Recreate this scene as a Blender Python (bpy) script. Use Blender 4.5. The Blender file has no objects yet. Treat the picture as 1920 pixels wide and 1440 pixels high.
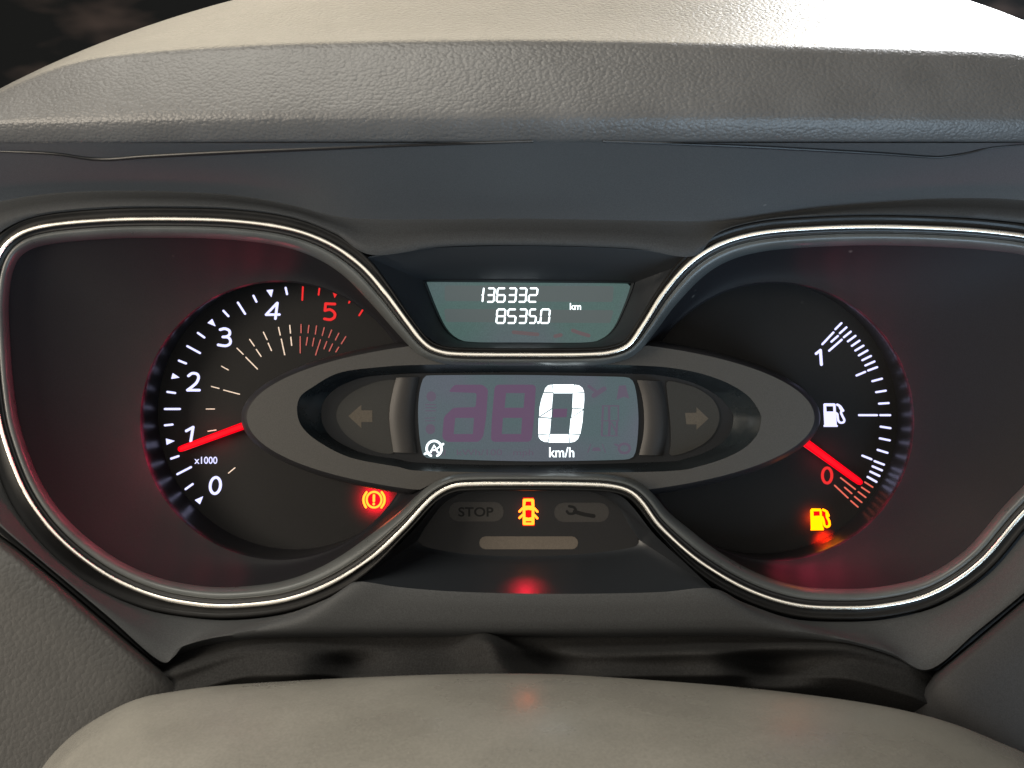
import bpy, math, random
from mathutils import Vector, Matrix
from mathutils.geometry import tessellate_polygon

random.seed(4)
scene = bpy.context.scene
col = scene.collection
MM = 0.001

# ------------------------------------------------------------------ camera
D = 0.42                      # lens to the chrome rim of the cluster
K = 0.34 / 1920               # metres per photo pixel on the plane Y = 0
cam_d = bpy.data.cameras.new('camera')
cam = bpy.data.objects.new('camera', cam_d)
col.objects.link(cam)
cam.location = (0, -D, 0)
cam.rotation_euler = (math.radians(90), 0, 0)
cam_d.sensor_width = 36
cam_d.lens = D / 0.34 * 36
cam_d.clip_start = 0.01
cam_d.clip_end = 20
cam_d.dof.use_dof = True
cam_d.dof.focus_distance = D + 0.018
cam_d.dof.aperture_fstop = 26
scene.camera = cam

# ------------------------------------------------------------------ world, lamps, exposure
world = bpy.data.worlds.new('World')
scene.world = world
world.use_nodes = True
bg = world.node_tree.nodes['Background']
bg.inputs[0].default_value = (1.0, 0.93, 0.84, 1)
bg.inputs[1].default_value = 0.16


def area(name, loc, target, sx, sy, power, colour):
    d = bpy.data.lights.new(name, 'AREA')
    d.shape = 'RECTANGLE'
    d.size, d.size_y = sx, sy
    d.energy = power
    d.color = colour
    o = bpy.data.objects.new(name, d)
    col.objects.link(o)
    o.location = loc
    v = Vector(target) - Vector(loc)
    o.rotation_euler = v.to_track_quat('-Z', 'Y').to_euler()
    return o


# daylight through the windscreen (behind and above the hood), the driver's side
# window on the left, plus added fills from low right and from behind
area('windscreen_light', (-0.05, 0.60, 0.62), (0, -0.02, 0.1), 1.1, 0.45, 8.5, (1.0, 0.86, 0.62))
area('windscreen_glare', (0.46, 0.45, 0.60), (0.17, 0.0, 0.13), 0.3, 0.3, 13.0, (0.96, 0.98, 1.0))
area('roof_light', (-0.32, -0.36, 0.78), (0, -0.08, 0), 0.8, 0.5, 9.0, (1.0, 0.95, 0.84))
area('left_window_light', (-0.85, -0.62, 0.11), (-0.05, 0, 0.04), 0.4, 0.5, 13.0, (1.0, 0.88, 0.72))
area('low_right_fill', (0.50, -0.50, -0.50), (0.05, -0.02, 0.06), 0.5, 0.4, 5.5, (0.58, 0.80, 1.0))  # added fill from below, brightens the underside of the hood
area('cabin_fill', (-0.25, -1.5, 0.10), (0, 0, 0), 2.1, 0.8, 5.2, (1.0, 0.95, 0.85))  # added fill behind the camera, a bright field for the chrome to reflect

scene.view_settings.view_transform = 'Standard'
scene.view_settings.look = 'None'
scene.view_settings.exposure = 0
scene.view_settings.gamma = 1
scene.render.engine = 'CYCLES'
scene.cycles.use_denoising = True
scene.cycles.max_bounces = 8


# ------------------------------------------------------------------ geometry helpers
def P(px, py, y):
    """photo pixel at depth y (mm behind the chrome rim) -> point"""
    s = K * (D + y * MM) / D
    return Vector(((px - 960) * s, y * MM, -(py - 720) * s))


def zm(pts, ox, oy, s):
    return [(ox + x / s, oy + y / s) for x, y in pts]


def cat(pts, n, closed=False):
    """Catmull-Rom through pts, evenly resampled to n points"""
    m = len(pts)
    dense = []
    segs = m if closed else m - 1
    for i in range(segs):
        if closed:
            p0, p1, p2, p3 = pts[i - 1], pts[i], pts[(i + 1) % m], pts[(i + 2) % m]
        else:
            p0, p1, p2, p3 = pts[max(i - 1, 0)], pts[i], pts[i + 1], pts[min(i + 2, m - 1)]
        for k in range(24):
            t = k / 24
            dense.append(tuple(0.5 * (2 * b + (c - a) * t + (2 * a - 5 * b + 4 * c - d) * t * t + (3 * b - a - 3 * c + d) * t ** 3)
                               for a, b, c, d in zip(p0, p1, p2, p3)))
    dense.append(tuple(pts[0]) if closed else tuple(pts[-1]))
    L = [0]
    for a, b in zip(dense, dense[1:]):
        L.append(L[-1] + math.dist(a, b))
    out, j = [], 0
    cnt = n if closed else n - 1
    for i in range(n):
        t = L[-1] * i / cnt
        while j < len(L) - 2 and L[j + 1] < t:
            j += 1
        f = (t - L[j]) / max(L[j + 1] - L[j], 1e-9)
        out.append(tuple(a + (b - a) * f for a, b in zip(dense[j], dense[j + 1])))
    return out


def catk(pts, per):
    """Catmull-Rom with `per` samples for every span (keeps control points matched)"""
    out = []
    m = len(pts)
    for i in range(m - 1):
        p0, p1, p2, p3 = pts[max(i - 1, 0)], pts[i], pts[i + 1], pts[min(i + 2, m - 1)]
        for k in range(per):
            t = k / per
            out.append(tuple(0.5 * (2 * b + (c - a) * t + (2 * a - 5 * b + 4 * c - d) * t * t + (3 * b - a - 3 * c + d) * t ** 3)
                             for a, b, c, d in zip(p0, p1, p2, p3)))
    out.append(tuple(pts[-1]))
    return out


def ellipse(cx, cy, rx, ry, n=48, a0=0.0, a1=2 * math.pi):
    full = abs(a1 - a0 - 2 * math.pi) < 1e-6
    return [(cx + rx * math.cos(a0 + (a1 - a0) * i / (n if full else n - 1)),
             cy + ry * math.sin(a0 + (a1 - a0) * i / (n if full else n - 1))) for i in range(n)]


def round_poly(pts, r, n=5):
    """round the corners of a px polygon"""
    out = []
    m = len(pts)
    for i in range(m):
        a, b, c = Vector(pts[i - 1]), Vector(pts[i]), Vector(pts[(i + 1) % m])
        d1, d2 = (a - b), (c - b)
        rr = min(r, d1.length * 0.49, d2.length * 0.49)
        s, e = b + d1.normalized() * rr, b + d2.normalized() * rr
        for k in range(n + 1):
            t = k / n
            q = s * (1 - t) ** 2 + b * 2 * t * (1 - t) + e * t * t
            out.append((q.x, q.y))
    return out


def link(name, verts, faces, mat, parent=None, smooth=False, auto=None):
    me = bpy.data.meshes.new(name)
    me.from_pydata([tuple(v) for v in verts], [], faces)
    me.validate()
    me.materials.append(mat)
    if smooth:
        me.polygons.foreach_set('use_smooth', [True] * len(me.polygons))
        if auto:
            me.set_sharp_from_angle(angle=math.radians(auto))
    o = bpy.data.objects.new(name, me)
    col.objects.link(o)
    if parent is not None:
        o.parent = parent
        if parent.type == 'EMPTY':
            o.matrix_parent_inverse = Matrix.Translation(parent.location).inverted()
    return o


def thing(name, label, category, loc=(0, 0, 0)):
    o = bpy.data.objects.new(name, None)
    o.empty_display_size = 0.01
    col.objects.link(o)
    o.location = loc
    o['label'] = label
    o['category'] = category
    return o


def tag(o, label, category):
    o['label'] = label
    o['category'] = category
    return o


def loft(rows, closed=False):
    n = len(rows[0])
    v = [p for r in rows for p in r]
    f = []
    for i in range(len(rows) - 1):
        for j in range(n if closed else n - 1):
            a, b = i * n + j, i * n + (j + 1) % n
            f.append((a, b, b + n, a + n))
    return v, f


def plate(outline, y, t=0.3, holes=()):
    """flat piece of thickness t mm whose front is at depth y - t; outline in photo px at that depth"""
    loops = [outline] + list(holes)
    front = [[P(a, b, y - t) for a, b in lp] for lp in loops]
    tris = tessellate_polygon(front)
    v = [p for lp in front for p in lp]
    n = len(v)
    v2 = [Vector((p.x, p.y + t * MM, p.z)) for p in v]
    f = [tuple(tr) for tr in tris]
    k = 0
    for lp in front:
        m = len(lp)
        for i in range(m):
            a, b = k + i, k + (i + 1) % m
            f.append((a, b, b + n, a + n))
        k += m
    return v + v2, f


def ribbon(pts, w, caps=True, closed=False):
    """px outline of a stroke of width w along pts with round caps"""
    n = len(pts)
    L, R = [], []
    for i in range(n):
        if closed:
            a, b = Vector(pts[i - 1]), Vector(pts[(i + 1) % n])
        else:
            a, b = Vector(pts[max(i - 1, 0)]), Vector(pts[min(i + 1, n - 1)])
        d = (b - a).normalized()
        nn = Vector((-d.y, d.x)) * w / 2
        p = Vector(pts[i])
        L.append(tuple(p + nn))
        R.append(tuple(p - nn))
    if closed:
        return L, R
    out = list(L)
    if caps:
        d = (Vector(pts[-1]) - Vector(pts[-2])).normalized()
        a0 = math.atan2(d.x, -d.y)
        c = pts[-1]
        a0 = math.atan2(L[-1][1] - c[1], L[-1][0] - c[0])
        out += [(c[0] + w / 2 * math.cos(a0 - math.pi * k / 6), c[1] + w / 2 * math.sin(a0 - math.pi * k / 6)) for k in range(1, 6)]
    out += R[::-1]
    if caps:
        c = pts[0]
        a0 = math.atan2(R[0][1] - c[1], R[0][0] - c[0])
        out += [(c[0] + w / 2 * math.cos(a0 - math.pi * k / 6), c[1] + w / 2 * math.sin(a0 - math.pi * k / 6)) for k in range(1, 6)]
    return out


class Bag:
    def __init__(self):
        self.v, self.f = [], []

    def add(self, vf):
        k = len(self.v)
        self.v += list(vf[0])
        self.f += [tuple(i + k for i in f) for f in vf[1]]
        return self


def strokes(lst, y, t=0.25, smooth_pts=True):
    """lst of (points, width, closed); every stroke is a raised strip, stacked 0.01 mm apart"""
    b = Bag()
    for i, (pts, w, closed) in enumerate(lst):
        if closed:
            L, R = ribbon(pts, w, closed=True)
            b.add(plate(L if area2(L) > area2(R) else R, y, t + i * 0.012, [R if area2(L) > area2(R) else L]))
        else:
            if smooth_pts and len(pts) > 2:
                pts = cat(pts, 8 * len(pts))
            b.add(plate(ribbon(pts, w), y, t + i * 0.012))
    return b.v, b.f


def area2(p):
    return abs(sum(a[0] * b[1] - b[0] * a[1] for a, b in zip(p, p[1:] + p[:1])))


def text(name, body, cx, cy, h_px, y, mat, parent, bold=0.0, w_px=None, t=0.2, shear=0.0):
    cu = bpy.data.curves.new('tmp', 'FONT')
    cu.body = body
    cu.size = 1.0
    cu.offset = bold
    cu.shear = shear
    cu.resolution_u = 4
    tmp = bpy.data.objects.new('tmp', cu)
    col.objects.link(tmp)
    bpy.context.view_layer.update()
    me = bpy.data.meshes.new_from_object(tmp.evaluated_get(bpy.context.evaluated_depsgraph_get()))
    bpy.data.objects.remove(tmp)
    xs = [v.co.x for v in me.vertices]
    ys = [v.co.y for v in me.vertices]
    x0, x1, y0, y1 = min(xs), max(xs), min(ys), max(ys)
    sy = h_px / (y1 - y0)
    sx = (w_px / (x1 - x0)) if w_px else sy
    verts = [P(cx + (v.co.x - (x0 + x1) / 2) * sx, cy - (v.co.y - (y0 + y1) / 2) * sy, y - t) for v in me.vertices]
    faces = [tuple(p.vertices) for p in me.polygons]
    bpy.data.meshes.remove(me)
    return link(name, verts, faces, mat, parent)


def offset(loop, d):
    """offset a closed px loop; d>0 goes inwards (per-point distance allowed)"""
    n = len(loop)
    sgn = 1 if sum(a[0] * b[1] - b[0] * a[1] for a, b in zip(loop, loop[1:] + loop[:1])) > 0 else -1
    out = []
    for i in range(n):
        a, b = loop[i - 1], loop[(i + 1) % n]
        dx, dy = b[0] - a[0], b[1] - a[1]
        l = math.hypot(dx, dy)
        dd = d[i] if isinstance(d, list) else d
        out.append((loop[i][0] - dy / l * dd * sgn, loop[i][1] + dx / l * dd * sgn))
    return out


def tube(path, r, sides=14, closed=False):
    """round bar along 3-D points"""
    n = len(path)
    rows = []
    for i in range(n):
        if closed:
            t = path[(i + 1) % n] - path[i - 1]
        else:
            t = path[min(i + 1, n - 1)] - path[max(i - 1, 0)]
        t.normalize()
        u = t.cross(Vector((0, 1, 0)))
        u = u.normalized() if u.length > 1e-5 else Vector((1, 0, 0))
        w = u.cross(t)
        rr = r[i] if isinstance(r, list) else r
        rows.append([path[i] + (u * math.cos(a) + w * math.sin(a)) * rr for a in [2 * math.pi * k / sides for k in range(sides)]])
    if closed:
        rows.append(rows[0])
    return loft(rows, closed=True)


def smoothstep(a, b, x):
    t = min(1, max(0, (x - a) / (b - a)))
    return t * t * (3 - 2 * t)


# ------------------------------------------------------------------ materials
def material(name, colour, rough=0.5, metal=0.0, grain=0.0, grain_scale=2600, bump=0.0, bump_scale=2600,
             spec=0.5, emit=None, emit_strength=0.0, dust=0.0, dust_scale=95, mottling=0.0, mottle_scale=30, coat=0.0):
    m = bpy.data.materials.new(name)
    m.use_nodes = True
    nt = m.node_tree
    N, Lk = nt.nodes, nt.links
    b = N['Principled BSDF']
    b.inputs['Base Color'].default_value = (*colour, 1)
    b.inputs['Roughness'].default_value = rough
    b.inputs['Metallic'].default_value = metal
    b.inputs['Specular IOR Level'].default_value = spec
    b.inputs['Coat Weight'].default_value = coat
    if emit:
        b.inputs['Emission Color'].default_value = (*emit, 1)
        b.inputs['Emission Strength'].default_value = emit_strength
    if grain or bump or dust or mottling:
        tc = N.new('ShaderNodeTexCoord')
        last = None
        base = N.new('ShaderNodeRGB')
        base.outputs[0].default_value = (*colour, 1)
        last = base.outputs[0]
        if grain:
            nz = N.new('ShaderNodeTexNoise')
            nz.inputs['Scale'].default_value = grain_scale
            nz.inputs['Detail'].default_value = 1
            Lk.new(tc.outputs['Object'], nz.inputs['Vector'])
            mr = N.new('ShaderNodeMapRange')
            mr.inputs['From Min'].default_value = 0.3
            mr.inputs['From Max'].default_value = 0.7
            mr.inputs['To Min'].default_value = 1 - grain
            mr.inputs['To Max'].default_value = 1 + grain
            Lk.new(nz.outputs['Fac'], mr.inputs['Value'])
            mx = N.new('ShaderNodeVectorMath')
            mx.operation = 'SCALE'
            Lk.new(last, mx.inputs[0])
            Lk.new(mr.outputs[0], mx.inputs['Scale'])
            last = mx.outputs[0]
        if mottling:
            nz = N.new('ShaderNodeTexNoise')
            nz.inputs['Scale'].default_value = mottle_scale
            nz.inputs['Detail'].default_value = 5
            nz.inputs['Roughness'].default_value = 0.6
            Lk.new(tc.outputs['Object'], nz.inputs['Vector'])
            mr = N.new('ShaderNodeMapRange')
            mr.inputs['From Min'].default_value = 0.3
            mr.inputs['From Max'].default_value = 0.7
            mr.inputs['To Min'].default_value = 1 - mottling
            mr.inputs['To Max'].default_value = 1 + mottling
            Lk.new(nz.outputs['Fac'], mr.inputs['Value'])
            mx = N.new('ShaderNodeVectorMath')
            mx.operation = 'SCALE'
            Lk.new(last, mx.inputs[0])
            Lk.new(mr.outputs[0], mx.inputs['Scale'])
            last = mx.outputs[0]
            mr2 = N.new('ShaderNodeMapRange')
            mr2.inputs['From Min'].default_value = 0.3
            mr2.inputs['From Max'].default_value = 0.7
            mr2.inputs['To Min'].default_value = max(0.05, rough - 0.12)
            mr2.inputs['To Max'].default_value = min(1, rough + 0.12)
            Lk.new(nz.outputs['Fac'], mr2.inputs['Value'])
            Lk.new(mr2.outputs[0], b.inputs['Roughness'])
        if dust:
            vo = N.new('ShaderNodeTexVoronoi')
            vo.inputs['Scale'].default_value = dust_scale
            Lk.new(tc.outputs['Object'], vo.inputs['Vector'])
            ge = N.new('ShaderNodeMapRange')
            ge.inputs['From Min'].default_value = 0.085
            ge.inputs['From Max'].default_value = 0.03
            ge.inputs['To Min'].default_value = 0
            ge.inputs['To Max'].default_value = dust
            Lk.new(vo.outputs['Distance'], ge.inputs['Value'])
            wn = N.new('ShaderNodeMath')
            wn.operation = 'GREATER_THAN'
            wn.inputs[1].default_value = 0.86
            sx = N.new('ShaderNodeSeparateColor')
            Lk.new(vo.outputs['Color'], sx.inputs[0])
            Lk.new(sx.outputs[0], wn.inputs[0])
            mu = N.new('ShaderNodeMath')
            mu.operation = 'MULTIPLY'
            Lk.new(ge.outputs[0], mu.inputs[0])
            Lk.new(wn.outputs[0], mu.inputs[1])
            mc = N.new('ShaderNodeMix')
            mc.data_type = 'RGBA'
            Lk.new(mu.outputs[0], mc.inputs['Factor'])
            Lk.new(last, mc.inputs['A'])
            mc.inputs['B'].default_value = (0.45, 0.43, 0.4, 1)
            last = mc.outputs['Result']
        Lk.new(last, b.inputs['Base Color'])
        if bump:
            nz = N.new('ShaderNodeTexNoise')
            nz.inputs['Scale'].default_value = bump_scale
            nz.inputs['Detail'].default_value = 2
            Lk.new(tc.outputs['Object'], nz.inputs['Vector'])
            bp = N.new('ShaderNodeBump')
            bp.inputs['Strength'].default_value = bump
            bp.inputs['Distance'].default_value = 0.0002
            Lk.new(nz.outputs['Fac'], bp.inputs['Height'])
            Lk.new(bp.outputs[0], b.inputs['Normal'])
    return m


def leather(name, colour, rough, cell, depth, stretch=(1, 1, 1), spec=0.5, warp=0.0012, strength=0.9, cvar=0.25):
    """grained soft-touch skin: warped cells with creases between them"""
    m = bpy.data.materials.new(name)
    m.use_nodes = True
    nt = m.node_tree
    N, Lk = nt.nodes, nt.links
    b = N['Principled BSDF']
    b.inputs['Roughness'].default_value = rough
    b.inputs['Specular IOR Level'].default_value = spec
    tc = N.new('ShaderNodeTexCoord')
    mp = N.new('ShaderNodeMapping')
    mp.inputs['Scale'].default_value = stretch
    Lk.new(tc.outputs['Object'], mp.inputs['Vector'])
    nz = N.new('ShaderNodeTexNoise')
    nz.inputs['Scale'].default_value = 320
    nz.inputs['Detail'].default_value = 2
    Lk.new(mp.outputs[0], nz.inputs['Vector'])
    sub = N.new('ShaderNodeVectorMath')
    sub.operation = 'SUBTRACT'
    sub.inputs[1].default_value = (0.5, 0.5, 0.5)
    Lk.new(nz.outputs['Color'], sub.inputs[0])
    sc = N.new('ShaderNodeVectorMath')
    sc.operation = 'SCALE'
    sc.inputs['Scale'].default_value = warp * 2
    Lk.new(sub.outputs[0], sc.inputs[0])
    ad = N.new('ShaderNodeVectorMath')
    ad.operation = 'ADD'
    Lk.new(mp.outputs[0], ad.inputs[0])
    Lk.new(sc.outputs[0], ad.inputs[1])
    hs = []
    for k, (q, w) in enumerate(((1 / cell, 1.0), (2.1 / cell, 0.30))):
        vo = N.new('ShaderNodeTexVoronoi')
        vo.feature = 'F1'
        vo.inputs['Scale'].default_value = q
        Lk.new(ad.outputs[0], vo.inputs['Vector'])
        pw = N.new('ShaderNodeMath')
        pw.operation = 'POWER'
        pw.inputs[1].default_value = 1.6
        Lk.new(vo.outputs['Distance'], pw.inputs[0])
        mu = N.new('ShaderNodeMath')
        mu.operation = 'MULTIPLY'
        mu.inputs[1].default_value = -w
        Lk.new(pw.outputs[0], mu.inputs[0])
        hs.append(mu)
    hm = N.new('ShaderNodeMath')
    hm.operation = 'ADD'
    Lk.new(hs[0].outputs[0], hm.inputs[0])
    Lk.new(hs[1].outputs[0], hm.inputs[1])
    bp = N.new('ShaderNodeBump')
    bp.inputs['Strength'].default_value = strength
    bp.inputs['Distance'].default_value = depth
    Lk.new(hm.outputs[0], bp.inputs['Height'])
    Lk.new(bp.outputs[0], b.inputs['Normal'])
    n2 = N.new('ShaderNodeTexNoise')
    n2.inputs['Scale'].default_value = 60
    n2.inputs['Detail'].default_value = 6
    Lk.new(tc.outputs['Object'], n2.inputs['Vector'])
    mr = N.new('ShaderNodeMapRange')
    mr.inputs['From Min'].default_value = 0.3
    mr.inputs['From Max'].default_value = 0.7
    mr.inputs['To Min'].default_value = 1 - cvar
    mr.inputs['To Max'].default_value = 1 + cvar
    Lk.new(n2.outputs['Fac'], mr.inputs['Value'])
    base = N.new('ShaderNodeRGB')
    base.outputs[0].default_value = (*colour, 1)
    mx = N.new('ShaderNodeVectorMath')
    mx.operation = 'SCALE'
    Lk.new(base.outputs[0], mx.inputs[0])
    Lk.new(mr.outputs[0], mx.inputs['Scale'])
    Lk.new(mx.outputs[0], b.inputs['Base Color'])
    return m


def glow(name, colour, strength, under=(0.004, 0.004, 0.004)):
    return material(name, under, 0.5, spec=0.0, emit=colour, emit_strength=strength)


M = {}
M['hood'] = leather('hood_leather', (0.079, 0.079, 0.080), 0.43, 0.00095, 0.0002, stretch=(0.8, 1, 1.1), warp=0.0004, strength=0.75, cvar=0.10)
M['side'] = leather('side_leather', (0.030, 0.029, 0.0275), 0.52, 0.0015, 0.00018, strength=0.5, warp=0.0006, cvar=0.08)
M['surround'] = material('surround_plastic', (0.038, 0.040, 0.042), 0.64, spec=0.22, grain=0.18, bump=0.14, dust=0.35)
M['liner'] = material('liner_plastic_lit', (0.078, 0.08, 0.083), 0.6, spec=0.3, grain=0.16, bump=0.12, dust=0.35)  # lighter copy of the surround's plastic, in place of light under the hood
M['funnel'] = material('funnel_plastic', (0.0105, 0.0105, 0.0125), 0.6, spec=0.14, grain=0.14, bump=0.10, dust=0.12)
M['wall'] = material('dial_wall_plastic', (0.010, 0.010, 0.012), 0.32, spec=0.5, grain=0.10)
M['dial'] = material('dial_print', (0.0085, 0.0082, 0.0085), 0.55, spec=0.18, grain=0.14, dust=0.05)
M['lip'] = material('lip_satin', (0.065, 0.07, 0.07), 0.34, grain=0.08, mottling=0.12, mottle_scale=60)
M['groove'] = material('groove_black', (0.008, 0.008, 0.009), 0.4)
M['flange'] = material('flange_gloss', (0.009, 0.009, 0.009), 0.36, spec=0.22, mottling=0.2, mottle_scale=40)
M['chrome'] = material('chrome_trim', (1.0, 0.95, 0.86), 0.24, metal=1.0, mottling=0.015, mottle_scale=120)
M['ring'] = material('ring_satin', (0.037, 0.0355, 0.033), 0.5, spec=0.4, grain=0.16, bump=0.06, dust=0.5)
M['ringside'] = material('ring_edge', (0.016, 0.016, 0.018), 0.45, grain=0.1)
M['hole'] = material('display_recess', (0.010, 0.014, 0.017), 0.27, spec=0.9, mottling=0.12, mottle_scale=50)
M['panel'] = material('display_panel', (0.006, 0.007, 0.009), 0.45, spec=0.25, grain=0.1)
M['window'] = material('lamp_window', (0.019, 0.019, 0.0175), 0.45, spec=0.3, grain=0.12)
M['pillar'] = material('pillar_satin', (0.022, 0.020, 0.019), 0.5, spec=0.35, grain=0.08)
M['arrow'] = material('arrow_print', (0.07, 0.06, 0.048), 0.6, spec=0.2, grain=0.1)
M['pill'] = material('unlit_lamp', (0.030, 0.028, 0.026), 0.5, spec=0.3, grain=0.12)
M['bar'] = material('unlit_bar', (0.092, 0.078, 0.064), 0.5, spec=0.3, grain=0.1)
M['pillprint'] = material('pill_print', (0.008, 0.008, 0.008), 0.6, spec=0.15)
M['recess'] = material('recess_plastic', (0.014, 0.0165, 0.020), 0.45, spec=0.35, grain=0.10)
M['warn'] = material('warning_panel', (0.011, 0.011, 0.012), 0.5, spec=0.25, grain=0.12)
M['gaiter'] = material('gaiter_cloth', (0.019, 0.019, 0.019), 0.95, spec=0.05, grain=0.25, grain_scale=1800, bump=0.3, bump_scale=1800)
M['shroud'] = material('column_plastic', (0.178, 0.171, 0.152), 0.32, spec=0.5, grain=0.10, grain_scale=1300, mottling=0.11, mottle_scale=24, bump=0.16, bump_scale=1300)
M['white'] = glow('backlit_white', (0.64, 0.64, 1.0), 1.5)
M['red'] = glow('backlit_red', (1.0, 0.035, 0.035), 0.9)
M['redfine'] = material('print_red', (0.36, 0.085, 0.08), 0.6, emit=(0.8, 0.12, 0.1), emit_strength=0.20)
M['redsalmon'] = glow('backlit_salmon', (1.0, 0.19, 0.13), 0.85)
M['cream'] = material('print_cream', (0.6, 0.5, 0.42), 0.6, emit=(1.0, 0.8, 0.66), emit_strength=0.38)
M['needle'] = material('needle_red', (0.10, 0.0, 0.0), 0.35, spec=0.15, emit=(1.0, 0.0, 0.010), emit_strength=1.15)
M['needle_highlight'] = glow('needle_highlight', (1.0, 0.10, 0.12), 1.1)  # highlight along the needle, put in as a brighter strip
M['yellow'] = glow('lamp_yellow', (1.0, 0.145, 0.010), 5.4)
M['amber'] = glow('lamp_amber_yellow', (1.0, 0.24, 0.0), 4.0)
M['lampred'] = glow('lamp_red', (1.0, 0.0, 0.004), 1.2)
M['lcd'] = material('lcd_glass', (0.015, 0.017, 0.02), 0.4, spec=0.2, emit=(0.46, 0.80, 0.78), emit_strength=0.14)
M['lcdbig'] = material('lcd_glass_wide', (0.015, 0.017, 0.02), 0.4, spec=0.2, emit=(0.58, 0.78, 0.90), emit_strength=0.135)
M['lcdpink'] = material('lcd_unlit_matrix', (0.015, 0.015, 0.015), 0.4, spec=0.2, emit=(0.57, 0.73, 0.74), emit_strength=0.14)
M['lcdred'] = material('lcd_unlit_symbol', (0.015, 0.015, 0.015), 0.4, spec=0.2, emit=(0.78, 0.56, 0.62), emit_strength=0.14)
M['ghost'] = material('lcd_unlit_digit', (0.015, 0.015, 0.015), 0.4, spec=0.2, emit=(0.72, 0.39, 0.80), emit_strength=0.14)
M['ghost2'] = material('lcd_unlit_icon', (0.015, 0.015, 0.015), 0.4, spec=0.2, emit=(0.68, 0.54, 0.84), emit_strength=0.13)
M['digit'] = glow('lcd_lit_digit', (0.86, 0.97, 1.0), 2.2)
M['glint'] = material('painted_glint', (0.55, 0.5, 0.42), 0.5)


def lcd_uneven(m, c1, c2, strength):
    N, Lk = m.node_tree.nodes, m.node_tree.links
    b = N['Principled BSDF']
    tc = N.new('ShaderNodeTexCoord')
    nz = N.new('ShaderNodeTexNoise')
    nz.inputs['Scale'].default_value = 42
    nz.inputs['Detail'].default_value = 1
    Lk.new(tc.outputs['Object'], nz.inputs['Vector'])
    fine = N.new('ShaderNodeTexNoise')
    fine.inputs['Scale'].default_value = 2400
    Lk.new(tc.outputs['Object'], fine.inputs['Vector'])
    cr = N.new('ShaderNodeValToRGB')
    cr.color_ramp.elements[0].position = 0.36
    cr.color_ramp.elements[0].color = (*c1, 1)
    cr.color_ramp.elements[1].position = 0.64
    cr.color_ramp.elements[1].color = (*c2, 1)
    Lk.new(nz.outputs['Fac'], cr.inputs[0])
    Lk.new(cr.outputs[0], b.inputs['Emission Color'])
    mr = N.new('ShaderNodeMapRange')
    mr.inputs['From Min'].default_value = 0.3
    mr.inputs['From Max'].default_value = 0.7
    mr.inputs['To Min'].default_value = strength * 0.86
    mr.inputs['To Max'].default_value = strength * 1.14
    Lk.new(fine.outputs['Fac'], mr.inputs['Value'])
    Lk.new(mr.outputs[0], b.inputs['Emission Strength'])


lcd_uneven(M['lcd'], (0.44, 0.82, 0.76), (0.54, 0.74, 0.82), 0.14)
lcd_uneven(M['lcdbig'], (0.50, 0.80, 0.86), (0.63, 0.75, 0.94), 0.125)


def sky_like_backdrop():
    m = bpy.data.materials.new('windscreen_gloom')
    m.use_nodes = True
    N, Lk = m.node_tree.nodes, m.node_tree.links
    b = N['Principled BSDF']
    b.inputs['Roughness'].default_value = 1.0
    b.inputs['Specular IOR Level'].default_value = 0.0
    tc = N.new('ShaderNodeTexCoord')
    mp = N.new('ShaderNodeMapping')
    mp.inputs['Rotation'].default_value = (0, math.radians(20), 0)
    mp.inputs['Scale'].default_value = (9, 9, 20)
    Lk.new(tc.outputs['Object'], mp.inputs['Vector'])
    nz = N.new('ShaderNodeTexNoise')
    nz.inputs['Scale'].default_value = 1.3
    nz.inputs['Detail'].default_value = 3
    Lk.new(mp.outputs[0], nz.inputs['Vector'])
    cr = N.new('ShaderNodeValToRGB')
    cr.color_ramp.elements[0].position = 0.45
    cr.color_ramp.elements[0].color = (0.006, 0.0065, 0.007, 1)
    cr.color_ramp.elements[1].position = 0.72
    cr.color_ramp.elements[1].color = (0.035, 0.027, 0.025, 1)
    Lk.new(nz.outputs['Fac'], cr.inputs[0])
    Lk.new(cr.outputs[0], b.inputs['Base Color'])
    return m


M['gloom'] = sky_like_backdrop()

# ------------------------------------------------------------------ outline of the chrome loop (photo px)
LOOP = cat([
    (-17, 640), (-19, 560), (-8, 492), (22, 448), (80, 424), (200, 412), (330, 410), (440, 414), (540, 428), (615, 455),
    (675, 496), (722, 548), (762, 602), (795, 643), (825, 659), (870, 664), (985, 665), (1105, 664), (1150, 659), (1180, 645), (1208, 606),
    (1245, 548), (1292, 494), (1350, 457), (1425, 436), (1530, 427), (1640, 424), (1760, 427), (1860, 434), (1940, 447), (2005, 482), (2046, 550),
    (2060, 650), (2040, 790), (1980, 895), (1908, 974), (1835, 1057), (1750, 1112), (1660, 1135), (1580, 1140), (1490, 1134), (1400, 1105),
    (1310, 1052), (1240, 990), (1205, 943), (1180, 921), (1145, 911), (1090, 908), (985, 907), (880, 908), (845, 913), (818, 927), (795, 948),
    (755, 992), (695, 1047), (620, 1094), (540, 1124), (450, 1136), (370, 1134), (280, 1115), (190, 1072), (105, 1003), (45, 920), (5, 815), (-10, 730),
], 520, closed=True)


def waist(p):
    return 1 - 0.42 * smoothstep(690, 830, p[0]) * (1 - smoothstep(1150, 1290, p[0]))


def loop_off(d, vary=True):
    return offset(LOOP, [d * (waist(p) if vary and d > 0 else 1) for p in LOOP])


def ring3(loop, y):
    return [P(a, b, y) for a, b in loop]


# ------------------------------------------------------------------ instrument cluster
cluster = thing('instrument_cluster', 'dark lit instrument cluster with two round dials inside a chrome outline', 'instrument cluster', (0, 0.01, -0.075))

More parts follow.
